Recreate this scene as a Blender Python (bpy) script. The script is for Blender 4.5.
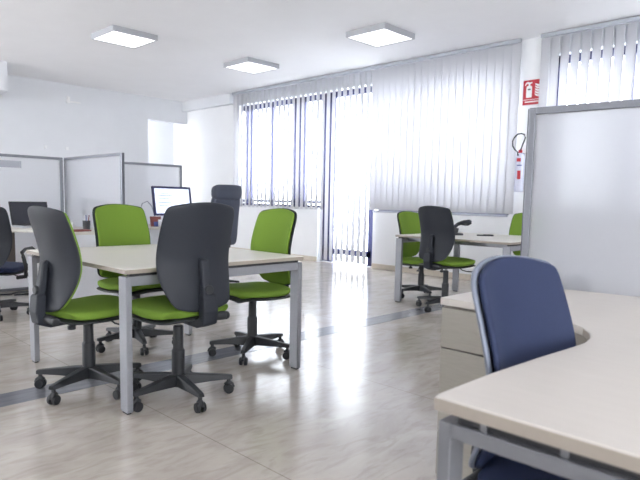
import bpy, bmesh, math, random
from mathutils import Vector, Matrix
random.seed(4)
for o in list(bpy.data.objects):
    bpy.data.objects.remove(o)
scn = bpy.context.scene
COL = scn.collection
PI = math.pi

# ---------------------------------------------------------------- camera
F_PX, YAW, PITCH, ROLL, CY = 576.66, math.radians(45.7765), math.radians(-5.7219), math.radians(1.12746), 258.106
cam_d = bpy.data.cameras.new('camera')
cam = bpy.data.objects.new('camera', cam_d); COL.objects.link(cam)
fwd = Vector((math.sin(YAW) * math.cos(PITCH), math.cos(YAW) * math.cos(PITCH), math.sin(PITCH)))
right = Vector((math.cos(YAW), -math.sin(YAW), 0)); up = right.cross(fwd)
r2 = math.cos(ROLL) * right + math.sin(ROLL) * up
u2 = -math.sin(ROLL) * right + math.cos(ROLL) * up
m = Matrix((r2, u2, -fwd)).transposed().to_4x4(); m.translation = (0, 0, 1.088)
cam.matrix_world = m
cam_d.sensor_fit = 'HORIZONTAL'; cam_d.sensor_width = 36.0
cam_d.lens = F_PX / 640 * 36.0
cam_d.shift_y = (CY - 240) / 640
cam_d.clip_start = 0.05
cam_d.dof.use_dof = True; cam_d.dof.focus_distance = 3.4; cam_d.dof.aperture_fstop = 4.5
scn.camera = cam

# ---------------------------------------------------------------- daylight and exposure
world = bpy.data.worlds.new('overcast_sky'); scn.world = world; world.use_nodes = True
bg = world.node_tree.nodes['Background']
bg.inputs['Color'].default_value = (0.93, 0.96, 1.0, 1); bg.inputs['Strength'].default_value = 12.0
LAMP = 1.15
LW = (6.4, 10.8)      # unseen opening added in the left wall for fill light, along y
FW = (-2.4, 2.2)      # unseen fill-light opening added behind the camera, along x
vs = scn.view_settings
scn.display_settings.display_device = 'sRGB'
vs.view_transform = 'Standard'; vs.look = 'None'; vs.gamma = 1.0; vs.use_curve_mapping = False
vs.exposure = 0.19
scn.cycles.max_bounces = 10; scn.cycles.diffuse_bounces = 5; scn.cycles.glossy_bounces = 4
scn.cycles.transmission_bounces = 6; scn.cycles.transparent_max_bounces = 8
scn.cycles.sample_clamp_indirect = 6.0


def portal(name, y0, y1, z0, z1):
    d = bpy.data.lights.new(name, 'AREA'); d.shape = 'RECTANGLE'
    d.size = y1 - y0; d.size_y = z1 - z0
    o = bpy.data.objects.new(name, d); COL.objects.link(o)
    o.matrix_world = Matrix(((0, 0, 1, 7.62), (1, 0, 0, (y0 + y1) / 2), (0, 1, 0, (z0 + z1) / 2), (0, 0, 0, 1)))
    d.cycles.is_portal = True


# ---------------------------------------------------------------- materials
def lin(c):
    return tuple(((x / 255) / 12.92 if x / 255 <= .04045 else ((x / 255 + .055) / 1.055) ** 2.4) for x in c) + (1,)


def mat(name, rgb, rough=.5, metal=0.0, var=.04, scale=60, bump=0.0, spec=.5, stretch=None):
    m_ = bpy.data.materials.new(name); m_.use_nodes = True
    nt = m_.node_tree; b = nt.nodes['Principled BSDF']
    b.inputs['Roughness'].default_value = rough; b.inputs['Metallic'].default_value = metal
    b.inputs['Specular IOR Level'].default_value = spec
    tc = nt.nodes.new('ShaderNodeTexCoord'); mp = nt.nodes.new('ShaderNodeMapping')
    nt.links.new(tc.outputs['Object'], mp.inputs['Vector'])
    if stretch: mp.inputs['Scale'].default_value = stretch
    n = nt.nodes.new('ShaderNodeTexNoise'); n.inputs['Scale'].default_value = scale; n.inputs['Detail'].default_value = 4
    nt.links.new(mp.outputs['Vector'], n.inputs['Vector'])
    cr = nt.nodes.new('ShaderNodeValToRGB'); c = lin(rgb)
    cr.color_ramp.elements[0].position = .3; cr.color_ramp.elements[1].position = .7
    cr.color_ramp.elements[0].color = tuple(x * (1 - var) for x in c[:3]) + (1,)
    cr.color_ramp.elements[1].color = tuple(min(1, x * (1 + var)) for x in c[:3]) + (1,)
    nt.links.new(n.outputs['Fac'], cr.inputs['Fac']); nt.links.new(cr.outputs['Color'], b.inputs['Base Color'])
    if bump:
        bp = nt.nodes.new('ShaderNodeBump'); bp.inputs['Strength'].default_value = bump; bp.inputs['Distance'].default_value = .002
        nt.links.new(n.outputs['Fac'], bp.inputs['Height']); nt.links.new(bp.outputs['Normal'], b.inputs['Normal'])
    return m_


def mat_emit(name, rgb, strength):
    m_ = mat(name, rgb, .5); b = m_.node_tree.nodes['Principled BSDF']
    b.inputs['Emission Color'].default_value = lin(rgb); b.inputs['Emission Strength'].default_value = strength
    return m_


def mat_floor():
    m_ = bpy.data.materials.new('polished_marble'); m_.use_nodes = True
    nt = m_.node_tree; b = nt.nodes['Principled BSDF']; L = nt.links.new
    tc = nt.nodes.new('ShaderNodeTexCoord')
    mp = nt.nodes.new('ShaderNodeMapping'); mp.inputs['Scale'].default_value = (.7, 1.5, 1); mp.inputs['Rotation'].default_value = (0, 0, .25)
    L(tc.outputs['Object'], mp.inputs['Vector'])
    n1 = nt.nodes.new('ShaderNodeTexNoise'); n1.inputs['Scale'].default_value = 2.2; n1.inputs['Detail'].default_value = 8
    n1.inputs['Roughness'].default_value = .62; n1.inputs['Distortion'].default_value = .9
    L(mp.outputs['Vector'], n1.inputs['Vector'])
    mp2 = nt.nodes.new('ShaderNodeMapping'); mp2.inputs['Scale'].default_value = (1.6, 5, 1); mp2.inputs['Rotation'].default_value = (0, 0, .3)
    L(tc.outputs['Object'], mp2.inputs['Vector'])
    n2 = nt.nodes.new('ShaderNodeTexNoise'); n2.inputs['Scale'].default_value = 3; n2.inputs['Detail'].default_value = 6; n2.inputs['Distortion'].default_value = 1.2
    L(mp2.outputs['Vector'], n2.inputs['Vector'])
    r1 = nt.nodes.new('ShaderNodeValToRGB')
    e = r1.color_ramp.elements; e[0].position = .3; e[0].color = lin((172, 163, 155)); e[1].position = .7; e[1].color = lin((198, 191, 183))
    L(n1.outputs['Fac'], r1.inputs['Fac'])
    r2_ = nt.nodes.new('ShaderNodeValToRGB')
    e = r2_.color_ramp.elements; e[0].position = .36; e[0].color = (.78, .76, .74, 1); e[1].position = .52; e[1].color = (1, 1, 1, 1)
    L(n2.outputs['Fac'], r2_.inputs['Fac'])
    mx = nt.nodes.new('ShaderNodeMix'); mx.data_type = 'RGBA'; mx.blend_type = 'MULTIPLY'; mx.inputs[0].default_value = .55
    L(r1.outputs['Color'], mx.inputs[6]); L(r2_.outputs['Color'], mx.inputs[7])
    # thin slab joints
    mp3 = nt.nodes.new('ShaderNodeMapping'); mp3.inputs['Location'].default_value = (-.275, 30, 0)
    L(tc.outputs['Object'], mp3.inputs['Vector'])
    br = nt.nodes.new('ShaderNodeTexBrick'); br.offset = 0.0; br.inputs['Scale'].default_value = 1
    br.inputs['Brick Width'].default_value = 1.2; br.inputs['Row Height'].default_value = 60
    br.inputs['Mortar Size'].default_value = .003; br.inputs['Mortar Smooth'].default_value = .2
    br.inputs['Color1'].default_value = br.inputs['Color2'].default_value = (1, 1, 1, 1); br.inputs['Mortar'].default_value = (.55, .53, .5, 1)
    L(mp3.outputs['Vector'], br.inputs['Vector'])
    mx2 = nt.nodes.new('ShaderNodeMix'); mx2.data_type = 'RGBA'; mx2.blend_type = 'MULTIPLY'; mx2.inputs[0].default_value = .7
    L(mx.outputs[2], mx2.inputs[6]); L(br.outputs['Color'], mx2.inputs[7])
    L(mx2.outputs[2], b.inputs['Base Color'])
    b.inputs['Coat Weight'].default_value = 0; b.inputs['Coat Roughness'].default_value = .15; b.inputs['Coat IOR'].default_value = 1.6
    b.inputs['Roughness'].default_value = .17; b.inputs['Specular IOR Level'].default_value = 1.0
    return m_


def mat_trans(name, rgb, trans, rough_refr=None, refr=0.0):
    m_ = bpy.data.materials.new(name); m_.use_nodes = True
    nt = m_.node_tree; nt.nodes.remove(nt.nodes['Principled BSDF']); out = nt.nodes['Material Output']
    tc = nt.nodes.new('ShaderNodeTexCoord'); n = nt.nodes.new('ShaderNodeTexNoise'); n.inputs['Scale'].default_value = 40
    nt.links.new(tc.outputs['Object'], n.inputs['Vector'])
    cr = nt.nodes.new('ShaderNodeValToRGB'); c = lin(rgb)
    cr.color_ramp.elements[0].color = tuple(x * .97 for x in c[:3]) + (1,); cr.color_ramp.elements[1].color = c
    nt.links.new(n.outputs['Fac'], cr.inputs['Fac'])
    d = nt.nodes.new('ShaderNodeBsdfDiffuse'); t = nt.nodes.new('ShaderNodeBsdfTranslucent')
    nt.links.new(cr.outputs['Color'], d.inputs['Color']); nt.links.new(cr.outputs['Color'], t.inputs['Color'])
    mx = nt.nodes.new('ShaderNodeMixShader'); mx.inputs[0].default_value = trans
    nt.links.new(d.outputs[0], mx.inputs[1]); nt.links.new(t.outputs[0], mx.inputs[2])
    res = mx
    if refr:
        g = nt.nodes.new('ShaderNodeBsdfRefraction'); g.inputs['Roughness'].default_value = rough_refr; g.inputs['IOR'].default_value = 1.1
        m2 = nt.nodes.new('ShaderNodeMixShader'); m2.inputs[0].default_value = refr
        nt.links.new(mx.outputs[0], m2.inputs[1]); nt.links.new(g.outputs[0], m2.inputs[2]); res = m2
    nt.links.new(res.outputs[0], out.inputs[0])
    return m_


def mat_glass(name):
    m_ = bpy.data.materials.new(name); m_.use_nodes = True
    nt = m_.node_tree; nt.nodes.remove(nt.nodes['Principled BSDF']); out = nt.nodes['Material Output']
    t = nt.nodes.new('ShaderNodeBsdfTransparent'); t.inputs[0].default_value = (.95, .97, .98, 1)
    g = nt.nodes.new('ShaderNodeBsdfGlossy'); g.inputs['Roughness'].default_value = .03
    mx = nt.nodes.new('ShaderNodeMixShader'); mx.inputs[0].default_value = .06
    nt.links.new(t.outputs[0], mx.inputs[1]); nt.links.new(g.outputs[0], mx.inputs[2]); nt.links.new(mx.outputs[0], out.inputs[0])
    return m_


M = dict(
    floor=mat_floor(),
    band=mat('grey_stone', (120, 121, 128), .16, var=.16, scale=9, stretch=(.5, 3, 1)),
    wall=mat('white_paint', (238, 239, 241), .85, var=.01, scale=4),
    wall_grey=mat('pale_grey_paint', (224, 226, 230), .85, var=.012, scale=4),
    ceil=mat('ceiling_paint', (243, 243, 245), .9, var=.01, scale=3),
    base=mat('beige_skirting', (206, 196, 182), .35, var=.05, scale=20),
    frame=mat('navy_window_metal', (46, 48, 92), .45, var=.05),
    seal=mat('white_sill', (232, 233, 236), .5, var=.02),
    glass=mat_glass('clear_glass'),
    vane=mat_trans('white_blind_fabric', (234, 234, 238), .28),
    rail=mat('blind_rail_metal', (176, 180, 188), .45, .2, var=.03),
    alu=mat('brushed_aluminium', (134, 136, 143), .38, .65, var=.05, scale=30, stretch=(1, 1, 12)),
    steel_dark=mat('shaded_grey_metal', (112, 113, 118), .45, .35, var=.03),  # darker copy of the table metal, shade of the front desk frame painted in
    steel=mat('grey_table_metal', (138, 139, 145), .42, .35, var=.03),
    dark_gap=mat('gap_shade_and_plinth', (38, 38, 42), .6),  # near-black for painted gap shade and for plinths
    top=mat('pale_laminate', (214, 210, 202), .42, var=.02, scale=12, stretch=(1, 6, 1)),
    seal_grey=mat('grey_seal', (92, 94, 102), .6),
    shade_lam=mat('shaded_laminate', (98, 90, 84), .55, var=.04),  # shadow under the laptop desk put into the panel colour
    edge=mat('beige_edge_band', (146, 137, 128), .5, var=.03),
    desk_top=mat('warm_grey_laminate', (190, 184, 178), .45, var=.02, scale=10, stretch=(6, 1, 1)),
    drawer=mat('taupe_laminate', (146, 141, 133), .5, var=.04, scale=14, stretch=(1, 1, 8)),
    white_lam=mat('white_laminate', (226, 228, 233), .5, var=.01),
    plast=mat('charcoal_plastic', (37, 40, 47), .55, var=.05, scale=120, bump=.1, spec=.3),
    black=mat('black_plastic', (34, 36, 40), .5, var=.06, scale=90),
    green=mat('lime_green_fabric', (108, 136, 52), .9, var=.07, scale=260, bump=.25, spec=.2),
    navy=mat('navy_fabric', (32, 41, 68), .75, var=.07, scale=240, bump=.2, spec=.3),
    leather=mat('dark_slate_leather', (66, 72, 88), .5, var=.05, scale=80, bump=.15),
    chrome=mat('chrome_rod', (150, 152, 158), .3, .9, var=.02),
    shell_pale=mat('pale_grey_plastic', (104, 110, 124), .35, var=.02),
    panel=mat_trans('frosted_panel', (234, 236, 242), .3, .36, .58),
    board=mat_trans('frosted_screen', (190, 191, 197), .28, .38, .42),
    plate=mat('grey_plate', (168, 171, 180), .6),
    red=mat('sign_red', (178, 32, 48), .45, var=.03),
    white=mat('sign_white', (240, 240, 240), .5, var=.01),
    lilac=mat('pale_lilac_enamel', (206, 208, 226), .35, var=.02),
    black_rubber=mat('black_rubber', (22, 23, 28), .5),
    screen=mat_emit('lit_monitor_screen', (222, 230, 244), .75),
    screen_dark=mat('dark_screen', (44, 46, 56), .3, var=.03),
    silver=mat('silver_plastic', (176, 178, 184), .4, .4),
    lampframe=mat('lamp_frame_grey', (176, 178, 183), .5, var=.01),
    diffuser=mat_emit('lamp_diffuser', (248, 249, 252), LAMP),
    brown=mat('red_brown_card', (122, 64, 58), .6, var=.08, scale=15),
    paper=mat('white_paper', (232, 231, 228), .7, var=.02),
    blue_card=mat('blue_card', (70, 82, 140), .6, var=.08),
    card_grey=mat('grey_cardboard', (92, 91, 98), .7, var=.05),
    ceramic=mat('white_ceramic', (226, 226, 230), .3, var=.01),
)


# ---------------------------------------------------------------- mesh helpers
def mx(loc=(0, 0, 0), rot=(0, 0, 0)):
    return Matrix.Translation(loc) @ (Matrix.Rotation(rot[2], 4, 'Z') @ Matrix.Rotation(rot[1], 4, 'Y') @ Matrix.Rotation(rot[0], 4, 'X'))


class MB:
    def __init__(s): s.b = bmesh.new()

    def box(s, c, size, rot=(0, 0, 0), pre=None):
        mm = mx(c, rot) @ Matrix.Diagonal((size[0], size[1], size[2], 1))
        if pre: mm = pre @ mm
        bmesh.ops.create_cube(s.b, size=1, matrix=mm); return s

    def span(s, a, b_):
        return s.box([(a[i] + b_[i]) / 2 for i in range(3)], [abs(b_[i] - a[i]) for i in range(3)])

    def cyl(s, a, b_, r0, r1=None, seg=20):
        a = Vector(a); b_ = Vector(b_); d = b_ - a
        q = Vector((0, 0, 1)).rotation_difference(d.normalized()).to_matrix().to_4x4()
        bmesh.ops.create_cone(s.b, cap_ends=True, segments=seg, radius1=r0, radius2=r0 if r1 is None else r1, depth=d.length,
                              matrix=Matrix.Translation((a + b_) / 2) @ q); return s

    def lathe(s, prof, c=(0, 0, 0), seg=28):
        rings = []
        for r, z in prof:
            rings.append([s.b.verts.new((c[0] + r * math.cos(2 * PI * k / seg), c[1] + r * math.sin(2 * PI * k / seg), c[2] + z)) for k in range(seg)])
        for i in range(len(rings) - 1):
            for k in range(seg):
                s.b.faces.new((rings[i][k], rings[i][(k + 1) % seg], rings[i + 1][(k + 1) % seg], rings[i + 1][k]))
        s.b.faces.new(list(reversed(rings[0]))); s.b.faces.new(rings[-1]); return s

    def tube(s, pts, r, seg=10):
        pts = [Vector(p) for p in pts]; rings = []
        for i, p in enumerate(pts):
            t = (pts[min(i + 1, len(pts) - 1)] - pts[max(i - 1, 0)]).normalized()
            a = t.cross(Vector((0.31, .2, .93))).normalized(); c = t.cross(a)
            rr = r[i] if isinstance(r, (list, tuple)) else r
            rings.append([s.b.verts.new(p + rr * (a * math.cos(2 * PI * k / seg) + c * math.sin(2 * PI * k / seg))) for k in range(seg)])
        for i in range(len(rings) - 1):
            for k in range(seg):
                s.b.faces.new((rings[i][k], rings[i][(k + 1) % seg], rings[i + 1][(k + 1) % seg], rings[i + 1][k]))
        s.b.faces.new(list(reversed(rings[0]))); s.b.faces.new(rings[-1]); return s

    def sweep(s, secs):
        """secs: list of 4-corner loops joined end to end"""
        rings = [[s.b.verts.new(p) for p in q] for q in secs]; n = len(rings[0])
        for i in range(len(rings) - 1):
            for k in range(n):
                s.b.faces.new((rings[i][k], rings[i][(k + 1) % n], rings[i + 1][(k + 1) % n], rings[i + 1][k]))
        s.b.faces.new(list(reversed(rings[0]))); s.b.faces.new(rings[-1]); return s

    def prism(s, poly, z0, z1):
        a = [s.b.verts.new((p[0], p[1], z0)) for p in poly]; c = [s.b.verts.new((p[0], p[1], z1)) for p in poly]; n = len(poly)
        s.b.faces.new(list(reversed(a))); s.b.faces.new(c)
        for k in range(n): s.b.faces.new((a[k], a[(k + 1) % n], c[(k + 1) % n], c[k]))
        return s

    def grid(s, rows):
        v = [[s.b.verts.new(p) for p in r] for r in rows]
        for i in range(len(v) - 1):
            for j in range(len(v[0]) - 1): s.b.faces.new((v[i][j], v[i][j + 1], v[i + 1][j + 1], v[i + 1][j]))
        return s

    def obj(s, name, material, parent=None, bevel=0, smooth=False, solid=None, sub=0, fix=True, seg=2):
        if fix: bmesh.ops.recalc_face_normals(s.b, faces=s.b.faces)
        me = bpy.data.meshes.new(name); s.b.to_mesh(me); s.b.free()
        ms = material if isinstance(material, (list, tuple)) else [material]
        for q in ms: me.materials.append(q)
        o = bpy.data.objects.new(name, me); COL.objects.link(o)
        if parent: o.parent = parent
        if solid:
            k = o.modifiers.new('solid', 'SOLIDIFY'); k.thickness = solid[0]; k.offset = solid[1]
        if bevel:
            k = o.modifiers.new('bevel', 'BEVEL'); k.width = bevel; k.segments = seg; k.limit_method = 'ANGLE'; k.angle_limit = .6
        if sub:
            k = o.modifiers.new('sub', 'SUBSURF'); k.levels = sub; k.render_levels = sub
        if smooth:
            for f in me.polygons: f.use_smooth = True
        return o


def thing(name, label, cat, loc=(0, 0, 0), rz=0, group=None):
    o = bpy.data.objects.new(name, None); COL.objects.link(o); o.empty_display_size = .05
    o.location = loc; o.rotation_euler = (0, 0, rz); o['label'] = label; o['category'] = cat
    if group: o['group'] = group
    return o


def tag(o, label, cat, group=None):
    o['label'] = label; o['category'] = cat
    if group: o['group'] = group
    return o


def struct(o): o['kind'] = 'structure'; return o


def sroot(name, loc=(0, 0, 0)):
    o = bpy.data.objects.new(name, None); COL.objects.link(o); o.location = loc; o['kind'] = 'structure'; return o


def copy_tree(o, parent=None):
    c = o.copy(); COL.objects.link(c)
    if parent: c.parent = parent
    for ch in list(o.children): copy_tree(ch, c)
    return c


# ================================================================ SETTING
CEIL = 3.2
XW = 7.3      # inner face of the window wall
struct(MB().span((-4, -4, -.1), (7.7, 13, 0)).obj('floor', M['floor']))
struct(MB().span((-4, -4, CEIL), (7.7, 13, CEIL + .1)).obj('ceiling', M['ceil']))
struct(MB().span((-4, 3.16, -.004), (XW - .02, 3.37, .0015)).obj('trim_1', M['band']))

w = MB()
TOP = 2.95
w.span((XW, 9.47, 0), (7.6, 13, CEIL)).span((XW, 7.18, 0), (7.6, 9.47, .955))
w.span((XW, 3.60, 0), (7.6, 5.925, .93)).span((XW, 3.60, TOP), (7.6, 9.47, CEIL))
w.span((XW, 3.148, 0), (7.6, 3.60, CEIL))
w.span((XW, -4, 0), (7.6, 3.148, .95)).span((XW, -4, TOP), (7.6, 3.148, CEIL)).span((XW, -4, .95), (7.6, .2, TOP))
struct(w.obj('wall_right', M['wall']))
struct(MB().span((7.18, 9.62, 2.99), (XW, 11.34, CEIL)).obj('trim_2', M['wall_grey']))
w = MB().span((-4, 11.34, 0), (6.34, 11.5, CEIL)).span((6.34, 11.34, 2.725), (XW, 11.5, CEIL))
struct(w.obj('wall_back', M['wall_grey']))
# walls behind and left of the camera, each with an added fill-light opening
w = MB().span((-4.2, -4, 0), (-4, 11.5, .7)).span((-4.2, -4, 2.9), (-4, 11.5, CEIL)).span((-4.2, -4, .7), (-4, LW[0], 2.9)).span((-4.2, LW[1], .7), (-4, 11.5, 2.9))
struct(w.obj('wall_left', M['wall']))
w = MB().span((-4.2, -4.2, 0), (7.6, -4, .7)).span((-4.2, -4.2, 2.9), (7.6, -4, CEIL)).span((-4.2, -4.2, .7), (FW[0], -4, 2.9)).span((FW[1], -4.2, .7), (7.6, -4, 2.9))
struct(w.obj('wall_front', M['wall']))
struct(MB().span((6.0, 11.9, 0), (XW, 12.0, CEIL)).obj('wall_alcove', M['wall_grey']))
struct(MB().span((1.2, 10.27, 2.74), (3.27, 11.34, CEIL)).obj('trim_3', M['wall_grey']))
struct(MB().span((XW - .014, 7.18, 0), (XW, 11.34, .085)).span((XW - .014, 3.0, 0), (XW, 5.92, .085)).span((XW - .014, -2, 0), (XW, 3.0, .085)).obj('baseboard_right', M['base'], bevel=.004))
struct(MB().span((-4, 11.326, 0), (6.34, 11.34, .085)).obj('baseboard_back', M['base'], bevel=.004))

FX0, FX1 = 7.42, 7.48


def bars_v(b, ys, z0, z1):
    for y, wd in ys: b.span((FX0, y - wd / 2, z0), (FX1, y + wd / 2, z1))


def window(name, y0, y1, z0, stiles, bottom_rails):
    r = sroot(name, (7.45, (y0 + y1) / 2, z0)); inv = Matrix.Translation(-Vector(r.location))
    f = MB(); bars_v(f, stiles, z0, TOP)
    f.span((FX0, y0, 2.85), (FX1, y1, TOP))
    for a, b_ in bottom_rails: f.span((FX0, y0, a), (FX1, y1, b_))
    f.b.transform(inv); f.obj('window_frame', M['frame'], r)
    g = MB().span((7.447, y0 + .01, z0), (7.453, y1 - .01, TOP - .02)); g.b.transform(inv); g.obj('pane', M['glass'], r)
    s_ = MB().span((XW - (.02 if name == 'window_2' else 0), y0, z0 - .004), (7.6, y1, z0 + .004))
    if name == 'window_2': s_.span((XW - .02, y0, z0 - .02), (XW - .003, y1, z0 + .012))
    s_.b.transform(inv); s_.obj('window_sill', M['plate'] if name == 'window_2' else M['seal'], r)
    return r


window('window_1', 7.18, 9.46, .957, [(9.36, .022), (9.24, .075), (8.584, .05), (7.927, .055), (7.785, .055), (7.687, .03), (7.2, .03)], [(.957, 1.0), (1.03, 1.08)])
window('window_2', 3.61, 5.925, .934, [(5.89, .06), (5.11, .08), (3.65, .07)], [(.934, 1.02)])
window('window_3', .21, 3.14, .954, [(3.08, .075), (2.265, .12), (1.45, .08), (.3, .1)], [(.954, 1.05)])
d = sroot('door_1', (7.45, 6.6, 0)); inv = Matrix.Translation((-7.45, -6.6, 0))
f = MB(); bars_v(f, [(7.145, .05), (7.045, .075), (6.965, .05), (6.075, .10)], 0.0, TOP)
f.span((FX0, 5.93, 2.85), (FX1, 7.17, TOP)).span((FX0, 6.05, .15), (FX1, 7.17, .25)).span((FX0, 5.93, TOP - .02), (FX1, 6.05, TOP))
f.b.transform(inv); f.obj('door_frame', M['frame'], d)
f = MB().span((FX0 - .02, 5.93, 0), (7.6, 7.18, .012)); f.b.transform(inv); f.obj('door_sill', M['seal'], d)
g = MB().span((7.447, 6.1, .012), (7.453, 7.15, TOP - .02)); g.b.transform(inv); g.obj('pane', M['glass'], d)
for k, (a, b_) in enumerate(((7.18, 9.47), (6.05, 7.18), (3.6, 6.05), (.2, 3.148))):
    portal('daylight_portal', a, b_, 0.0 if k == 1 else .95, TOP)

# ================================================================ VERTICAL BLINDS
vrnd = random.Random(7)


def blind(label, y0, y1, z_of, ang_of, pitch=.125):
    r = thing('vertical_blind', label, 'blind', (7.2, (y0 + y1) / 2, 3.2), 0, 'vertical blinds along the window wall')
    L = y1 - y0
    MB().box((0, 0, -.03), (.045, L, .045)).obj('headrail', M['rail'], r, bevel=.004)
    n = int(round(L / pitch)); cache = {}
    for k in range(n):
        y = y0 + (k + .5) * L / n
        zb = z_of(y)
        if zb not in cache:
            h = 3.135 - zb; b = MB()
            xs = [-.0625 + .125 * i / 8 for i in range(9)]
            b.grid([[(.006 * (1 - (x / .0625) ** 2), x, zb + h * q - 3.2) for x in xs] for q in (0, .5, 1)])
            o = b.obj('vane', M['vane'], r, smooth=True, solid=(.0008, 0), fix=False); cache[zb] = o
        else:
            o = cache[zb].copy(); COL.objects.link(o)
        o.location = (0, y - (y0 + y1) / 2, 0)
        o.rotation_euler = (0, 0, math.radians(-ang_of(y) + vrnd.uniform(-2.5, 2.5)))
    return r


GA = 18
blind('long white vertical blind with open vanes over the left window and glazed door', 5.95, 9.54, lambda y: .93 if y > 7.0 else .06, lambda y: GA)
blind('white vertical blind with closed vanes over the middle window', 3.50, 5.93, lambda y: .955, lambda y: -9, .117)
blind('white vertical blind cut off by the photo edge, right of the fire sign', .3, 3.24, lambda y: .95, lambda y: GA)

# ================================================================ CEILING LAMPS


def ceiling_lamp():
    r = thing('ceiling_lamp', '', 'lamp')
    h = .31; t = .018
    fr = MB()
    for sx in (-1, 1):
        fr.box((sx * (h - t / 2), 0, -.035), (t, 2 * h, .07)); fr.box((0, sx * (h - t / 2), -.035), (2 * h - 2 * t, t, .07))
    fr.box((0, 0, -.006), (2 * h - 2 * t, 2 * h - 2 * t, .012))
    fr.obj('lamp_frame', M['lampframe'], r, bevel=.003)
    MB().box((0, 0, -.057), (2 * h - 2 * t, 2 * h - 2 * t, .014)).obj('diffuser', M['diffuser'], r)
    return r


lamp0 = ceiling_lamp(); used = False
for x, y, lb in ((3.77, 7.33, 'square white ceiling lamp above the left partitions, leftmost of three'),
                 (5.87, 4.73, 'square white ceiling lamp nearest the middle blind, largest in view'),
                 (5.87, 7.30, 'small square ceiling lamp near the left end of the blinds, middle of three')):
    o = lamp0 if not used else copy_tree(lamp0); used = True
    o.location = (x, y, CEIL); o['label'] = lb; o['group'] = 'square ceiling lamps'

# ================================================================ TASK CHAIRS
BACK = [(.495, .142, -.238, .014), (.520, .168, -.236, .018), (.58, .188, -.224, .036), (.65, .208, -.210, .054), (.73, .215, -.203, .066),
        (.81, .215, -.210, .064), (.89, .213, -.226, .056), (.96, .210, -.244, .05), (1.0, .204, -.255, .047), (1.020, .188, -.260, .047)]


def back_rows(grow=0.0, dy=0.0, n=13):
    rows = []
    for i, (z, hw, y, wing) in enumerate(BACK):
        t = i / (len(BACK) - 1); row = []
        for j in range(n):
            u = -1 + 2 * j / (n - 1)
            zz = z
            if i >= len(BACK) - 3: zz += .026 * (1 - u * u) * (i - (len(BACK) - 4)) / 3 + (grow if i == len(BACK) - 1 else 0)
            if i <= 1: zz += .012 * u * u * (2 - i) - (grow if i == 0 else 0)
            row.append(((hw + grow) * u, y + dy + wing * (abs(u) ** 2.0), zz))
        rows.append(row)
    return rows


SEAT = [(-.225, .175, .507), (-.19, .212, .513), (-.10, .232, .511), (0, .240, .511), (.10, .238, .518), (.18, .226, .523), (.225, .20, .515), (.245, .165, .500)]


def seat_rows(grow=0.0, dz=0.0, n=13):
    rows = []
    for i, (y, hw, z) in enumerate(SEAT):
        yy = y + (-grow if i == 0 else grow if i == len(SEAT) - 1 else 0)
        rows.append([((hw + grow) * (-1 + 2 * j / (n - 1)), yy + (.0 if i else .03 * (-1 + 2 * j / (n - 1)) ** 2), z + dz - .014 * (abs(-1 + 2 * j / (n - 1)) ** 2.5)) for j in range(n)])
    return rows


ROOTC = {}


def caster_mesh(r_c=.275):
    b = MB()
    b.cyl((r_c, 0, .05), (r_c, 0, .085), .011)
    # hood over the wheel pair
    b.tube([(r_c + .024 * math.cos(a), 0, .032 + .029 * math.sin(a)) for a in (0.1, .7, 1.3, 1.9, 2.5)], .012, 8)
    return b


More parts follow.
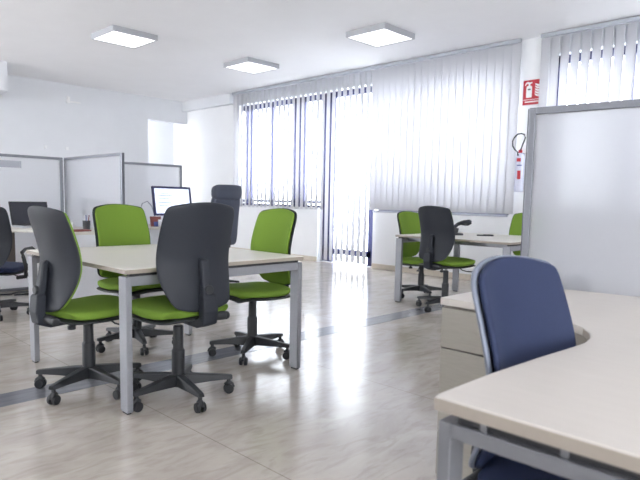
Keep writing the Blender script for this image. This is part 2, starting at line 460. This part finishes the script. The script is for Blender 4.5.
def make_chair(name, fab, shell, arms=False):
    global c0
    r = thing(name, '', 'chair')
    seat = MB().grid(seat_rows()).obj('seat', fab, r, smooth=True, solid=(.046, -1), sub=2, fix=False)
    MB().grid(seat_rows(.004, -.047)).obj('seat_shell', M['black'], r, smooth=True, solid=(.016, -1), sub=2, fix=False)
    bk = MB().grid(back_rows(-.002)).obj('backrest', fab, r, smooth=True, solid=(.018, -1), sub=2, fix=False)
    MB().grid(back_rows(.004)).obj('back_shell', shell, r, smooth=True, solid=(.015, 1), sub=2, fix=False)
    # bracket: spine from the shell down and forward beneath the seat
    b = MB(); secs = []
    for y, z, wd, th, ny, nz in ((-.224, .765, .016, .008, 1, 0), (-.236, .75, .024, .016, 1, 0), (-.250, .64, .026, .02, 1, 0), (-.264, .59, .030, .02, 1, 0), (-.270, .58, .042, .024, 1, 0),
                                 (-.276, .50, .044, .026, 1, 0), (-.270, .45, .044, .026, .75, .66), (-.22, .43, .042, .022, .2, .98), (-.08, .432, .04, .018, 0, 1), (.06, .436, .036, .014, 0, 1)):
        secs.append([(-wd, y - ny * th, z - nz * th), (wd, y - ny * th, z - nz * th), (wd, y + ny * th, z + nz * th), (-wd, y + ny * th, z + nz * th)])
    br = b.sweep(secs).obj('back_bracket', M['plast'], r, bevel=.008, smooth=False)
    MB().cyl((0, -.272, .61), (0, -.290, .61), .024).obj('height_knob', M['black'], br, bevel=.004)
    MB().cyl((.04, -.245, .462), (.125, -.245, .458), .023).cyl((.125, -.245, .458), (.145, -.245, .457), .024, .021).obj('tension_knob', M['black'], r, bevel=.005)
    MB().cyl((.05, -.12, .44), (.05, -.12, .395), .009).cyl((.05, -.12, .407), (.05, -.12, .385), .021).obj('tilt_knob', M['black'], r, bevel=.003)
    lv = MB().tube([(.05, .04, .44), (.11, .06, .43), (.15, .075, .405), (.185, .10, .395), (.20, .115, .395)], .005, 8)
    lv.box((.215, .125, .395), (.06, .032, .010), (0, 0, .6))
    lv.obj('lever', M['black'], r, smooth=False)
    MB().box((0, 0, .445), (.15, .2, .04)).obj('tilt_mechanism', M['black'], r, bevel=.01)
    gc = MB().lathe([(.034, .085), (.035, .15), (.035, .265), (.031, .272), (.028, .278), (.027, .398), (.02, .402)]).obj('gas_column', M['black'], r, smooth=False)
    MB().cyl((0, 0, .398), (0, 0, .43), .014).obj('gas_rod', M['chrome'], gc, smooth=True)
    b = MB().lathe([(.03, .066), (.042, .072), (.043, .125), (.036, .135)])
    for k in range(5):
        a = 2 * PI * k / 5; ca, sa = math.cos(a), math.sin(a); secs = []
        for rr, wd, z0, z1 in ((.02, .030, .072, .136), (.09, .029, .078, .130), (.18, .025, .083, .120), (.262, .021, .084, .110), (.295, .017, .084, .105)):
            secs.append([(rr * ca - wd * q * sa, rr * sa + wd * q * ca, z) for q, z in ((-1, z0), (1, z0), (.72, z1), (-.72, z1))])
        b.sweep(secs)
    b.obj('star_base', M['black'], r, bevel=.005)
    for k in range(5):
        if k == 0:
            c = caster_mesh().obj('caster', M['black'], r, smooth=True)
            wh = MB()
            w0 = None
            for s_ in (-1, 1):
                q = MB().cyl((.275 + .0, s_ * .006, .0285), (.275, s_ * .026, .0285), .0285, .025).obj('wheel', M['black_rubber'], c, bevel=.004)
        else:
            c = copy_tree(c0, r)
        if k == 0: c0 = c
        c.rotation_euler = (0, 0, 2 * PI * k / 5)
    if arms:
        for s_ in (-1, 1):
            p = [(s_ * .20, -.03, .40), (s_ * .275, -.04, .41), (s_ * .29, -.06, .50), (s_ * .285, -.10, .60), (s_ * .28, -.11, .635), (s_ * .275, -.02, .655), (s_ * .275, .12, .655), (s_ * .28, .155, .64), (s_ * .285, .12, .56), (s_ * .285, .04, .44), (s_ * .25, .02, .405), (s_ * .2, .02, .40)]
            MB().tube(p, .016, 8).obj('armrest', M['black'], r, smooth=True)
    return r


def spin_base(r, deg):
    k = 0
    for ch in r.children:
        nm = ch.name.split('.')[0]
        if nm == 'star_base': ch.rotation_euler = (0, 0, math.radians(deg))
        if nm == 'caster': ch.rotation_euler = (0, 0, math.radians(deg + 72 * k)); k += 1


R = math.radians
green0 = make_chair('task_chair', M['green'], M['plast']); used = False
UPPER = ('seat', 'seat_shell', 'backrest', 'back_shell', 'back_bracket', 'tension_knob', 'tilt_knob', 'lever', 'tilt_mechanism', 'armrest')


def set_height(r, dz):
    for ch in r.children:
        if ch.name.split('.')[0] in UPPER: ch.location.z = dz
        if ch.name.split('.')[0] == 'gas_column':
            for g_ in ch.children: g_.location.z = dz


for x, y, rz, base, dz, lb, grp in (
        (1.375, 3.14, -86, -9, -.015, 'green task chair left of the near table, charcoal shell half turned to the camera', 'green task chairs around the near table'),
        (1.665, 2.68, 1, -27, .02, 'green task chair in front of the near table with its charcoal shell facing the camera', 'green task chairs around the near table'),
        (2.52, 3.10, 88, 147, -.02, 'green task chair right of the near table, its green front beside the right table leg', 'green task chairs around the near table'),
        (2.035, 3.83, 184, 180, -.015, 'green task chair behind the near table, facing the camera below the partitions', 'green task chairs around the near table'),
        (5.08, 3.15, -98, 104, .01, 'green task chair at the far table with its charcoal shell facing the camera', 'green task chairs around the far table'),
        (5.555, 3.77, 176, 236, -.065, 'green task chair at the left end of the far table, behind its left table leg', 'green task chairs around the far table'),
        (6.36, 2.975, 90, 30, -.05, 'green task chair behind the far table, a sliver beside the tall white screen', 'green task chairs around the far table')):
    o = green0 if not used else copy_tree(green0); used = True
    o.location = (x, y, 0); o.rotation_euler = (0, 0, R(rz)); o['label'] = lb; o['group'] = grp
    spin_base(o, base - rz); set_height(o, dz)

navy = make_chair('task_chair', M['navy'], M['shell_pale'])
navy['label'] = 'navy blue task chair with pale shell tucked behind the front desk'; navy.location = (1.41, .455, 0)
navy.rotation_euler = (0, 0, R(177)); spin_base(navy, 20)
set_height(navy, -.095)
for ch in navy.children:
    if ch.name.split('.')[0] in ('seat', 'seat_shell', 'tilt_mechanism'): ch.location.z = -.065
arm = make_chair('task_chair', M['navy'], M['plast'], arms=True)
arm['label'] = 'navy task chair with black armrests, cut off by the left photo edge'
arm.location = (1.63, 5.62, 0); arm.rotation_euler = (0, 0, R(-40)); spin_base(arm, 10); set_height(arm, -.05)

# executive chair
r = thing('executive_chair', 'tall dark slate high-back office chair with padded headrest in front of the blinds', 'chair', (4.05, 5.72, 0), R(6))
rows = [(.52, .20, -.20), (.6, .22, -.22), (.75, .225, -.225), (.9, .225, -.24), (1.02, .222, -.262), (1.10, .215, -.28)]
MB().grid([[(hw * u, y + .03 * u * u, z) for u in [-1 + i / 4 for i in range(9)]] for z, hw, y in rows]).obj('backrest', M['leather'], r, smooth=True, solid=(.09, -1), sub=2, fix=False)
rows = [(1.06, .205, -.280), (1.11, .222, -.292), (1.17, .225, -.296), (1.23, .215, -.30), (1.255, .19, -.295)]
MB().grid([[(hw * u, y + .03 * u * u, z) for u in [-1 + i / 4 for i in range(9)]] for z, hw, y in rows]).obj('headrest', M['leather'], r, smooth=True, solid=(.12, -1), sub=2, fix=False)
MB().grid([[(hw * u, y, z - .02 * u * u) for u in [-1 + i / 4 for i in range(9)]] for y, hw, z in ((-.2, .23, .50), (-.1, .25, .5), (.1, .25, .505), (.22, .23, .51), (.27, .2, .49))]).obj('seat', M['leather'], r, smooth=True, solid=(.09, -1), sub=2, fix=False)
MB().box((0, -.02, .40), (.2, .3, .03)).obj('tilt_mechanism', M['black'], r, bevel=.01)
MB().box((0, -.235, .5), (.07, .03, .26), (.12, 0, 0)).box((0, -.18, .41), (.07, .14, .025)).obj('back_bracket', M['black'], r, bevel=.006)
MB().lathe([(.034, .08), (.034, .24), (.026, .25), (.026, .40)]).obj('gas_column', M['black'], r)
b = MB().lathe([(.03, .066), (.042, .072), (.043, .125), (.036, .135)])
for k in range(5):
    a = 2 * PI * k / 5 + .3; ca, sa = math.cos(a), math.sin(a); secs = []
    for rr, wd, z0, z1 in ((.02, .026, .074, .128), (.15, .022, .084, .118), (.312, .015, .084, .104)):
        secs.append([(rr * ca - wd * q * sa, rr * sa + wd * q * ca, z) for q, z in ((-1, z0), (1, z0), (.72, z1), (-.72, z1))])
    b.sweep(secs)
b.obj('star_base', M['black'], r, bevel=.005)
for k in range(5):
    c = copy_tree(c0, r); c.rotation_euler = (0, 0, 2 * PI * k / 5 + .3)

# ================================================================ MEETING TABLES


def meeting_table(label, x0, x1, y0, y1):
    cx, cy = (x0 + x1) / 2, (y0 + y1) / 2; hx, hy = (x1 - x0) / 2, (y1 - y0) / 2
    r = thing('meeting_table', label, 'table', (cx, cy, 0), 0, 'square meeting tables')
    MB().box((0, 0, .7225), (2 * hx, 2 * hy, .023)).obj('tabletop', M['top'], r, bevel=.002)
    eb = MB()
    for s_ in (-1, 1):
        eb.box((s_ * hx, 0, .7215), (.003, 2 * hy, .0205)); eb.box((0, s_ * hy, .7215), (2 * hx, .003, .0205))
    eb.obj('edge_band', M['edge'], r)
    for sx in (-1, 1):
        for sy in (-1, 1):
            lg = MB().box((sx * (hx - .020), sy * (hy - .042), .353), (.032, .075, .686)).obj('leg', M['steel'], r, bevel=.003)
            MB().box((sx * (hx - .020), sy * (hy - .042), .005), (.022, .05, .01)).obj('foot', M['black'], lg)
    for sy in (-1, 1):
        MB().box((0, sy * (hy - .03), .672), (2 * hx - .072, .04, .048)).obj('beam', M['steel'], r, bevel=.002)
        MB().box((0, sy * (hy - .032), .7035), (2 * hx - .06, .03, .0145)).obj('shaded_spacer', M['dark_gap'], r)  # dark strip standing in for the shaded gap under the top
    for sx in (-1, 1):
        MB().box((sx * (hx - .18), 0, .685), (.04, 2 * hy - .102, .04)).obj('crossbar', M['steel'], r, bevel=.002)
    return r


meeting_table('pale square meeting table with grey metal legs, nearest the camera at left', 1.33, 2.53, 2.61, 3.935)
meeting_table('pale square meeting table with grey metal legs under the middle blind', 5.04, 6.26, 2.45, 3.77)

# things on the far table
r = thing('desk_device', 'small dark desk device with a bent neck on the far table', 'lamp', (5.62, 3.37, .734), R(-40))  # device of unknown kind, shaped with a bent neck
MB().box((0, 0, .012), (.13, .09, .024)).box((-.02, 0, .05), (.06, .06, .07), (0, .25, 0)).obj('base', M['black'], r, bevel=.006)
MB().tube([(-.03, 0, .07), (-.015, 0, .10), (.015, 0, .125), (.06, 0, .138)], [.022, .020, .02, .022], 10).obj('neck', M['plast'], r, smooth=True)
MB().tube([(.05, 0, .135), (.085, 0, .137), (.12, 0, .138), (.14, 0, .15), (.147, 0, .168)], [.024, .032, .034, .034, .02], 12).obj('device_head', M['plast'], r, smooth=True)
o = tag(MB().box((0, 0, .006), (.18, .06, .012), (0, 0, 0)).box((.03, 0, .014), (.10, .04, .008)).obj('stapler', M['black'], bevel=.004), 'flat black stapler lying on the far table beside the small device', 'stapler')
o.location = (5.80, 3.12, .734); o.rotation_euler = (0, 0, R(-60))

# ================================================================ FRONT DESK (corner desk)
DESK_G = 'L-shaped corner desks'


def arc(c, r_, a0, a1, n=14):
    return [(c[0] + r_ * math.cos(R(a0 + (a1 - a0) * i / n)), c[1] + r_ * math.sin(R(a0 + (a1 - a0) * i / n))) for i in range(n + 1)]


r = thing('corner_desk', 'warm grey L-shaped corner desk with a curved inner edge, nearest the camera', 'desk', (1.7, .3, 0), 0, DESK_G)
poly = [(.888, .562), (.905, .566), (1.10, .562), (1.30, .548), (1.45, .533), (1.53, .528), (1.60, .538), (1.66, .560), (1.72, .60), (1.775, .665), (1.815, .76), (1.84, .90), (1.85, 1.165), (2.425, 1.165), (2.53, .3), (2.56, -.5), (.885, -.5)]
poly = [(a - 1.7, b_ - .3) for a, b_ in poly]
MB().prism(list(reversed(poly)), .708, .735).obj('desktop', M['desk_top'], r, bevel=.003)
MB().prism([(a * 1.0, b_) for a, b_ in reversed([(p[0] + (.001 if p[0] > 0 else -.001), p[1] + .001) for p in poly])], .710, .732).obj('edge_band', M['edge'], r)
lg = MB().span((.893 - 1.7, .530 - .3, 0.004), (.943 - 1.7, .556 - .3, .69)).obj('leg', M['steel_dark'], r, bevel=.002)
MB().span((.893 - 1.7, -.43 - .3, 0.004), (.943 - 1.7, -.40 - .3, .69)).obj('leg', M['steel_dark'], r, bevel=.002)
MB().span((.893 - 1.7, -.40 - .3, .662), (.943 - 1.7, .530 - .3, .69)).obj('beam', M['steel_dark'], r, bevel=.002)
for y in (.47, .33, .19, .02): MB().span((.90 - 1.7, y - .3 - .006, .69), (.93 - 1.7, y - .3 + .006, .709)).obj('shaded_spacer', M['steel_dark'], r)
MB().span((.905 - 1.7, -.40 - .3, .691), (.94 - 1.7, .52 - .3, .7075)).obj('gap_shade_strip', M['dark_gap'], r)  # dark fill painted in as the shade between beam and desktop

p = thing('drawer_pedestal', 'taupe drawer pedestal under the far end of the front desk', 'drawer unit', (2.13, .93, 0))
dx, dy = 2.13, .93
MB().span((1.875 - dx, .72 - dy, .03), (2.36 - dx, 1.165 - dy, .7075)).obj('body', M['drawer'], p, bevel=.002)
for z0, z1 in ((.045, .215), (.22, .542), (.547, .698)):
    f = MB().span((1.857 - dx, .725 - dy, z0), (1.874 - dx, 1.162 - dy, z1)).obj('drawer', M['drawer'], p, bevel=.002)
MB().span((1.90 - dx, .73 - dy, 0), (2.34 - dx, 1.14 - dy, .03)).obj('plinth', M['dark_gap'], p)

# screen on the back of the front desk


def partition(label, a, b_, z0, z1, material, group, th=.035, fr=.03):
    a = Vector(a); b_ = Vector(b_); L = (b_ - a).length; ang = math.atan2(b_.y - a.y, b_.x - a.x)
    r = thing('partition_screen', label, 'partition', (a.x, a.y, 0), ang, group)
    MB().span((fr, -.010, z0 + fr), (L - fr, .010, z1 - fr)).obj('panel', material, r)
    MB().span((0, -th / 2, z0), (fr, th / 2, z1)).obj('post', M['alu'], r, bevel=.004)
    MB().span((L - fr, -th / 2, z0), (L, th / 2, z1)).obj('post', M['alu'], r, bevel=.004)
    for a0 in (-.005, L): MB().span((a0, -th / 2 + .004, z0), (a0 + .005, th / 2 - .004, z1 - .004)).obj('post_seal', M['seal_grey'], r)
    MB().span((fr, -th / 2, z1 - fr), (L - fr, th / 2, z1)).obj('rail', M['alu'], r, bevel=.003)
    MB().span((fr, -th / 2, z0), (L - fr, th / 2, z0 + fr)).obj('rail', M['alu'], r, bevel=.003)
    return r


PG = 'frosted desk screens'
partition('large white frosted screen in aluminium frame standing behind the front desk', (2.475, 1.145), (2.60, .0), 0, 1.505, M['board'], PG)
r = thing('dark_object', 'dark rounded object seen blurred through the large white screen', 'stand', (2.572, .93, 0))  # dark object of unknown kind behind the frosted panel
o = r
MB().lathe([(.055, 0), (.055, .02), (.03, .03), (.03, .66), (.05, .68)]).obj('stand', M['black'], r)  # unseen post added to hold up the dark head
MB().lathe([(.03, .68), (.05, .70), (.058, .74), (.05, .775), (.02, .79)]).obj('head', M['black'], r, smooth=True)

# ================================================================ LEFT WORKSTATIONS
partition('white frosted screen with grey name plate behind the laptop, far left', (1.0, 7.0), (2.79, 7.0), 0, 1.53, M['panel'], PG)
o = MB().span((1.0, -.0135, 1.385), (1.335, -.0105, 1.46)).obj('name_plate', M['plate']); o.parent = bpy.data.objects['partition_screen.001']; o.location = (0, 0, 0)
partition('white frosted screen jutting out between the two rear workstations', (2.83, 5.57), (2.83, 7.0), 0, 1.53, M['panel'], PG)
partition('white frosted screen behind the lit monitor', (2.87, 7.03), (4.40, 6.98), 0, 1.53, M['panel'], PG)

r = thing('corner_desk', 'pale L-shaped corner desk with the laptop, left of the jutting screen', 'desk', (2.3, 6.3, 0), 0, DESK_G)
poly = [(.9, 6.96), (.9, 6.26), (1.9, 6.27), (2.03, 6.24), (2.12, 6.16), (2.17, 6.05), (2.19, 5.9), (2.19, 5.57), (2.79, 5.57), (2.79, 6.96)]
poly = [(a - 2.3, b_ - 6.3) for a, b_ in poly]
MB().prism(poly, .707, .735).obj('desktop', M['top'], r, bevel=.003)
MB().span((2.21 - 2.3, 5.58 - 6.3, 0), (2.77 - 2.3, 5.605 - 6.3, .706)).obj('end_panel', M['white_lam'], r, bevel=.002)
MB().span((.95 - 2.3, 6.85 - 6.3, .2), (2.2 - 2.3, 6.87 - 6.3, .706)).obj('modesty_panel', M['shade_lam'], r)  # under-desk shade painted into this panel
MB().span((.95 - 2.3, 6.3 - 6.3, 0), (.99 - 2.3, 6.4 - 6.3, .706)).obj('leg', M['steel'], r)
r = thing('drawer_pedestal', 'white drawer pedestal under the laptop desk beside its end panel', 'drawer unit', (2.5, 5.9, 0))
MB().span((-.24, -.28, .03), (.26, .3, .68)).obj('body', M['white_lam'], r, bevel=.003)
for z0, z1 in ((.05, .33), (.34, .5), (.51, .67)): MB().span((-.26, -.27, z0), (-.241, .29, z1)).obj('drawer', M['white_lam'], r, bevel=.002)
MB().span((-.22, -.26, 0), (.24, .28, .03)).obj('plinth', M['dark_gap'], r)
r = thing('corner_desk', 'white desk carrying the lit monitor, behind the jutting screen', 'desk', (3.6, 6.5, 0), 0, DESK_G)
MB().span((2.87 - 3.6, 6.15 - 6.5, .707), (4.4 - 3.6, 6.93 - 6.5, .735)).obj('desktop', M['top'], r, bevel=.003)
MB().span((2.90 - 3.6, 6.30 - 6.5, .25), (4.38 - 3.6, 6.32 - 6.5, .706)).obj('modesty_panel', M['white_lam'], r)
for x in (2.9, 4.34): MB().span((x - 3.6, 6.2 - 6.5, 0), (x + .03 - 3.6, 6.88 - 6.5, .706)).obj('leg', M['white_lam'], r)

# laptop
r = thing('laptop', 'open laptop with a dark screen on the desk before the far left screen', 'laptop', (2.36, 6.62, .7355), R(6))
MB().box((0, 0, .011), (.42, .27, .02)).obj('keyboard_base', M['silver'], r, bevel=.004)
MB().box((0, 0, .0225), (.38, .14, .003)).obj('keyboard', M['black'], r)
sc = MB().box((0, .135 + .035, .022 + .125), (.42, .012, .262), (-.26, 0, 0)).obj('screen_lid', M['black'], r, bevel=.004)
MB().box((0, .135 + .035 - .0068, .022 + .125), (.385, .002, .232), (-.26, 0, 0)).obj('display', M['screen_dark'], sc)

# monitor
r = thing('monitor', 'dark-framed monitor with a bright white screen, tilted back', 'monitor', (3.965, 6.50, .7355), R(-4))
tl = (-.20, 0, 0); T = mx((0, 0, .305), tl)
b = MB()
for s_ in (-1, 1):
    b.box((s_ * .253, 0, 0), (.026, .035, .37), pre=T); b.box((0, 0, s_ * .172), (.48, .035, .026), pre=T)
b.box((0, .012, 0), (.48, .012, .32), pre=T)
fr = b.obj('bezel', M['frame'], r, bevel=.004)
sn = MB().box((0, -.004, 0), (.48, .006, .32), pre=T).obj('display', M['screen'], r)
b = MB()
for k, (x, z, wd) in enumerate(((-.12, .10, .14), (-.10, .07, .2), (-.12, .03, .15), (-.11, -.02, .18), (-.13, -.06, .12))):
    b.box((x, -.0075, z), (wd, .001, .008), pre=T)
b.obj('window_text', M['plate'], sn)
MB().box((0, .04, .15), (.06, .03, .29)).obj('stand_neck', M['white_lam'], r, bevel=.005)
MB().box((0, .03, .008), (.26, .19, .016)).obj('stand_foot', M['white_lam'], r, bevel=.005)

# small things around the monitor and on the left desk
o = tag(MB().tube([(0, 0, .004), (.01, 0, .12), (-.03, .0, .24), (-.09, 0, .30), (-.16, 0, .27), (-.20, 0, .16), (-.21, .0, .005)], .006, 8).obj('cable', M['plate'], smooth=True), 'thin grey cable looping up left of the lit monitor', 'cable')
o.location = (3.76, 6.60, .735)
r = thing('leaflet_stand', 'small red and blue leaflet stand left of the lit monitor', 'stand', (3.60, 6.28, .7355), R(-10))
MB().box((0, 0, .06), (.13, .02, .12), (-.25, 0, 0)).obj('leaflet', M['brown'], r)
MB().box((.02, -.02, .028), (.10, .03, .055), (-.25, 0, 0)).obj('pocket', M['blue_card'], r)
r = thing('mug', 'white mug on the desk edge below the red leaflet stand', 'mug', (3.63, 6.20, .7355))
MB().lathe([(.034, 0), (.038, .01), (.04, .085), (.036, .085), (.034, .015), (.0, .012)]).obj('body', M['ceramic'], r, smooth=True)
MB().tube([(.038, 0, .07), (.06, 0, .065), (.066, 0, .045), (.058, 0, .025), (.037, 0, .02)], .005, 8).obj('handle', M['ceramic'], r, smooth=True)
o = tag(MB().box((0, 0, .008), (.24, .17, .016)).obj('notebook', M['brown'], bevel=.003), 'red-brown notebook at the front end of the laptop desk', 'book'); o.location = (2.40, 5.72, .7355); o.rotation_euler = (0, 0, .1)
o = tag(MB().box((0, 0, .004), (.21, .297, .008)).obj('paper_stack', M['paper']), 'white paper stack lying behind the red-brown notebook', 'papers'); o.location = (2.42, 5.98, .7355); o.rotation_euler = (0, 0, .3)
r = thing('pen_cup', 'dark pen cup beside the jutting screen on the laptop desk', 'cup', (2.64, 6.02, .7355))
MB().lathe([(.036, 0), (.038, .09), (.034, .09), (.033, .01), (0, .008)]).obj('cup', M['black'], r)
for k, (a, t) in enumerate(((0, 'brown'), (2.1, 'paper'), (4.2, 'blue_card'))):
    MB().cyl((.012 * math.cos(a), .012 * math.sin(a), .012), (.03 * math.cos(a), .03 * math.sin(a), .15), .005, seg=8).obj('pen', M[t], r)
o = tag(MB().lathe([(.024, 0), (.025, .055), (.014, .075), (.009, .085)]).obj('bottle', M['ceramic'], smooth=True), 'small white bottle left of the dark pen cup', 'bottle'); o.location = (2.52, 6.10, .7355)
for k, (y, h, wd, lb) in enumerate(((6.55, .33, .10, 'grey box file blurred behind the jutting frosted screen, taller one'), (6.25, .30, .13, 'grey box file blurred behind the jutting frosted screen, wider one'))):
    r = thing('box_file', lb, 'box', (2.915, y, .7355), 0, 'box files behind the frosted screen')
    MB().box((0, 0, h / 2), (.12, wd, h)).obj('case', M['card_grey'], r, bevel=.003)
    MB().box((0, -wd / 2 - .001, h * .6), (.06, .002, .1)).obj('spine_tag', M['paper'], r)
o = tag(MB().tube([(1.95, 6.75, .01), (2.1, 6.7, .01), (2.2, 6.8, .01), (2.32, 6.72, .01), (2.25, 6.6, .01), (2.1, 6.62, .01)], .008, 8).obj('floor_cable', M['black'], smooth=True), 'black cable lying on the floor under the laptop desk', 'cable')

# ================================================================ PILLAR: SIGN AND EXTINGUISHER
r = thing('fire_sign', 'square red fire extinguisher sign with white pictograms on the pillar', 'sign', (7.292, 3.352, 2.52), R(-90))
W, H = .26, .31    # local: x runs along the wall (to the right seen from the room), z up, -y towards the room
MB().box((0, 0, 0), (W, .006, H)).obj('plate', M['red'], r)
pic = MB()
def flat(b, pts, y=-.0042):
    vs_ = [b.b.verts.new((x, y, z)) for x, z in pts]; vb = [b.b.verts.new((x, y + .001, z)) for x, z in pts]
    b.b.faces.new(vs_); b.b.faces.new(list(reversed(vb)))
    for k in range(len(pts)): b.b.faces.new((vs_[k], vs_[(k + 1) % len(pts)], vb[(k + 1) % len(pts)], vb[k]))
flat(pic, [(-.085, -.065), (-.015, -.065), (-.012, -.055), (-.012, .06), (-.02, .078), (-.035, .085), (-.065, .085), (-.08, .078), (-.088, .06), (-.088, -.055)])
flat(pic, [(-.06, .085), (-.04, .085), (-.038, .10), (-.01, .118), (-.015, .128), (-.05, .125), (-.075, .135), (-.10, .12), (-.108, .09), (-.098, .088), (-.085, .11), (-.06, .108)])
pic.obj('extinguisher_symbol', M['white'], r)
fl = MB()
for k in range(5):
    z = -.05 + k * .032; s_ = 1 - k * .06
    flat(fl, [(.085, z - .012), (.055, z - .006), (.03, z + .012), (.024, z + .04 * s_), (.04, z + .024), (.065, z + .016), (.085, z + .014)])
fl.obj('flame_symbol', M['white'], r)
tx = MB()
flat(tx, [(-.128, -.088), (.105, -.088), (.105, -.094), (-.128, -.094)])
for k in range(11): flat(tx, [(-.10 + k * .0175, -.128), (-.10 + k * .0175 + .013, -.128), (-.10 + k * .0175 + .013, -.110), (-.10 + k * .0175, -.110)])
tx.obj('caption', M['white'], r)
bd = MB(); flat(bd, [(.106, -.154), (.113, -.154), (.113, .154), (.106, .154)]); bd.obj('border_line', M['white'], r)
lbm = MB(); flat(lbm, [(-.07, .03), (-.03, .03), (-.03, .045), (-.07, .045)], -.0052); lbm.obj('dark_label', M['black'], r)

r = thing('fire_extinguisher', 'pale wall-hung fire extinguisher with black hose loop and red marks beside the screen post', 'fire extinguisher', (7.225, 3.445, 1.25))
MB().lathe([(.05, 0), (.058, .015), (.058, .44), (.045, .485), (.022, .50)]).obj('cylinder', M['lilac'], r, smooth=False)
MB().box((.062, 0, .25), (.025, .05, .5)).obj('wall_bracket', M['silver'], r)
MB().lathe([(.022, .50), (.026, .505), (.026, .535), (.012, .545)]).obj('valve', M['red'], r)
MB().tube([(-.02, -.01, .53), (-.05, -.05, .60), (-.06, -.085, .68), (-.06, -.07, .725), (-.06, -.03, .74), (-.06, .02, .735), (-.06, .06, .70), (-.06, .085, .65), (-.06, .08, .59), (-.06, .05, .54), (-.06, .01, .51), (-.062, .0, .46)], .009, 8).obj('hose', M['black_rubber'], r, smooth=True)
def wrap(z0, z1, a0, a1, rr=.0588):
    b = MB(); n = 8
    b.grid([[(rr * math.cos(R(a0 + (a1 - a0) * i / n)), rr * math.sin(R(a0 + (a1 - a0) * i / n)), z) for i in range(n + 1)] for z in (z0, z1)])
    return b
wrap(.385, .43, 165, 215).obj('red_label', M['red'], r, solid=(.001, 1), fix=False)
wrap(.33, .345, 170, 230).obj('dark_label', M['blue_card'], r, solid=(.001, 1), fix=False)
wrap(.16, .27, 180, 220).obj('red_label', M['red'], r, solid=(.001, 1), fix=False)

# small wall fittings
o = tag(MB().box((0, 0, 0), (.05, .05, .12)).box((.12, 0, -.03), (.22, .03, .02)).obj('wall_bracket', M['white'], bevel=.004), 'small white bracket high on the rear wall above the partitions', 'bracket'); o.location = (4.66, 11.315, 2.9)
for x, lb in ((4.22, 'left of two tiny pale hooks on the rear wall'), (4.62, 'right of two tiny pale hooks on the rear wall')):
    o = tag(MB().box((0, 0, 0), (.05, .03, .06)).obj('wall_hook', M['wall'], bevel=.006), lb, 'hook', 'wall hooks'); o.location = (x, 11.325, 1.98)
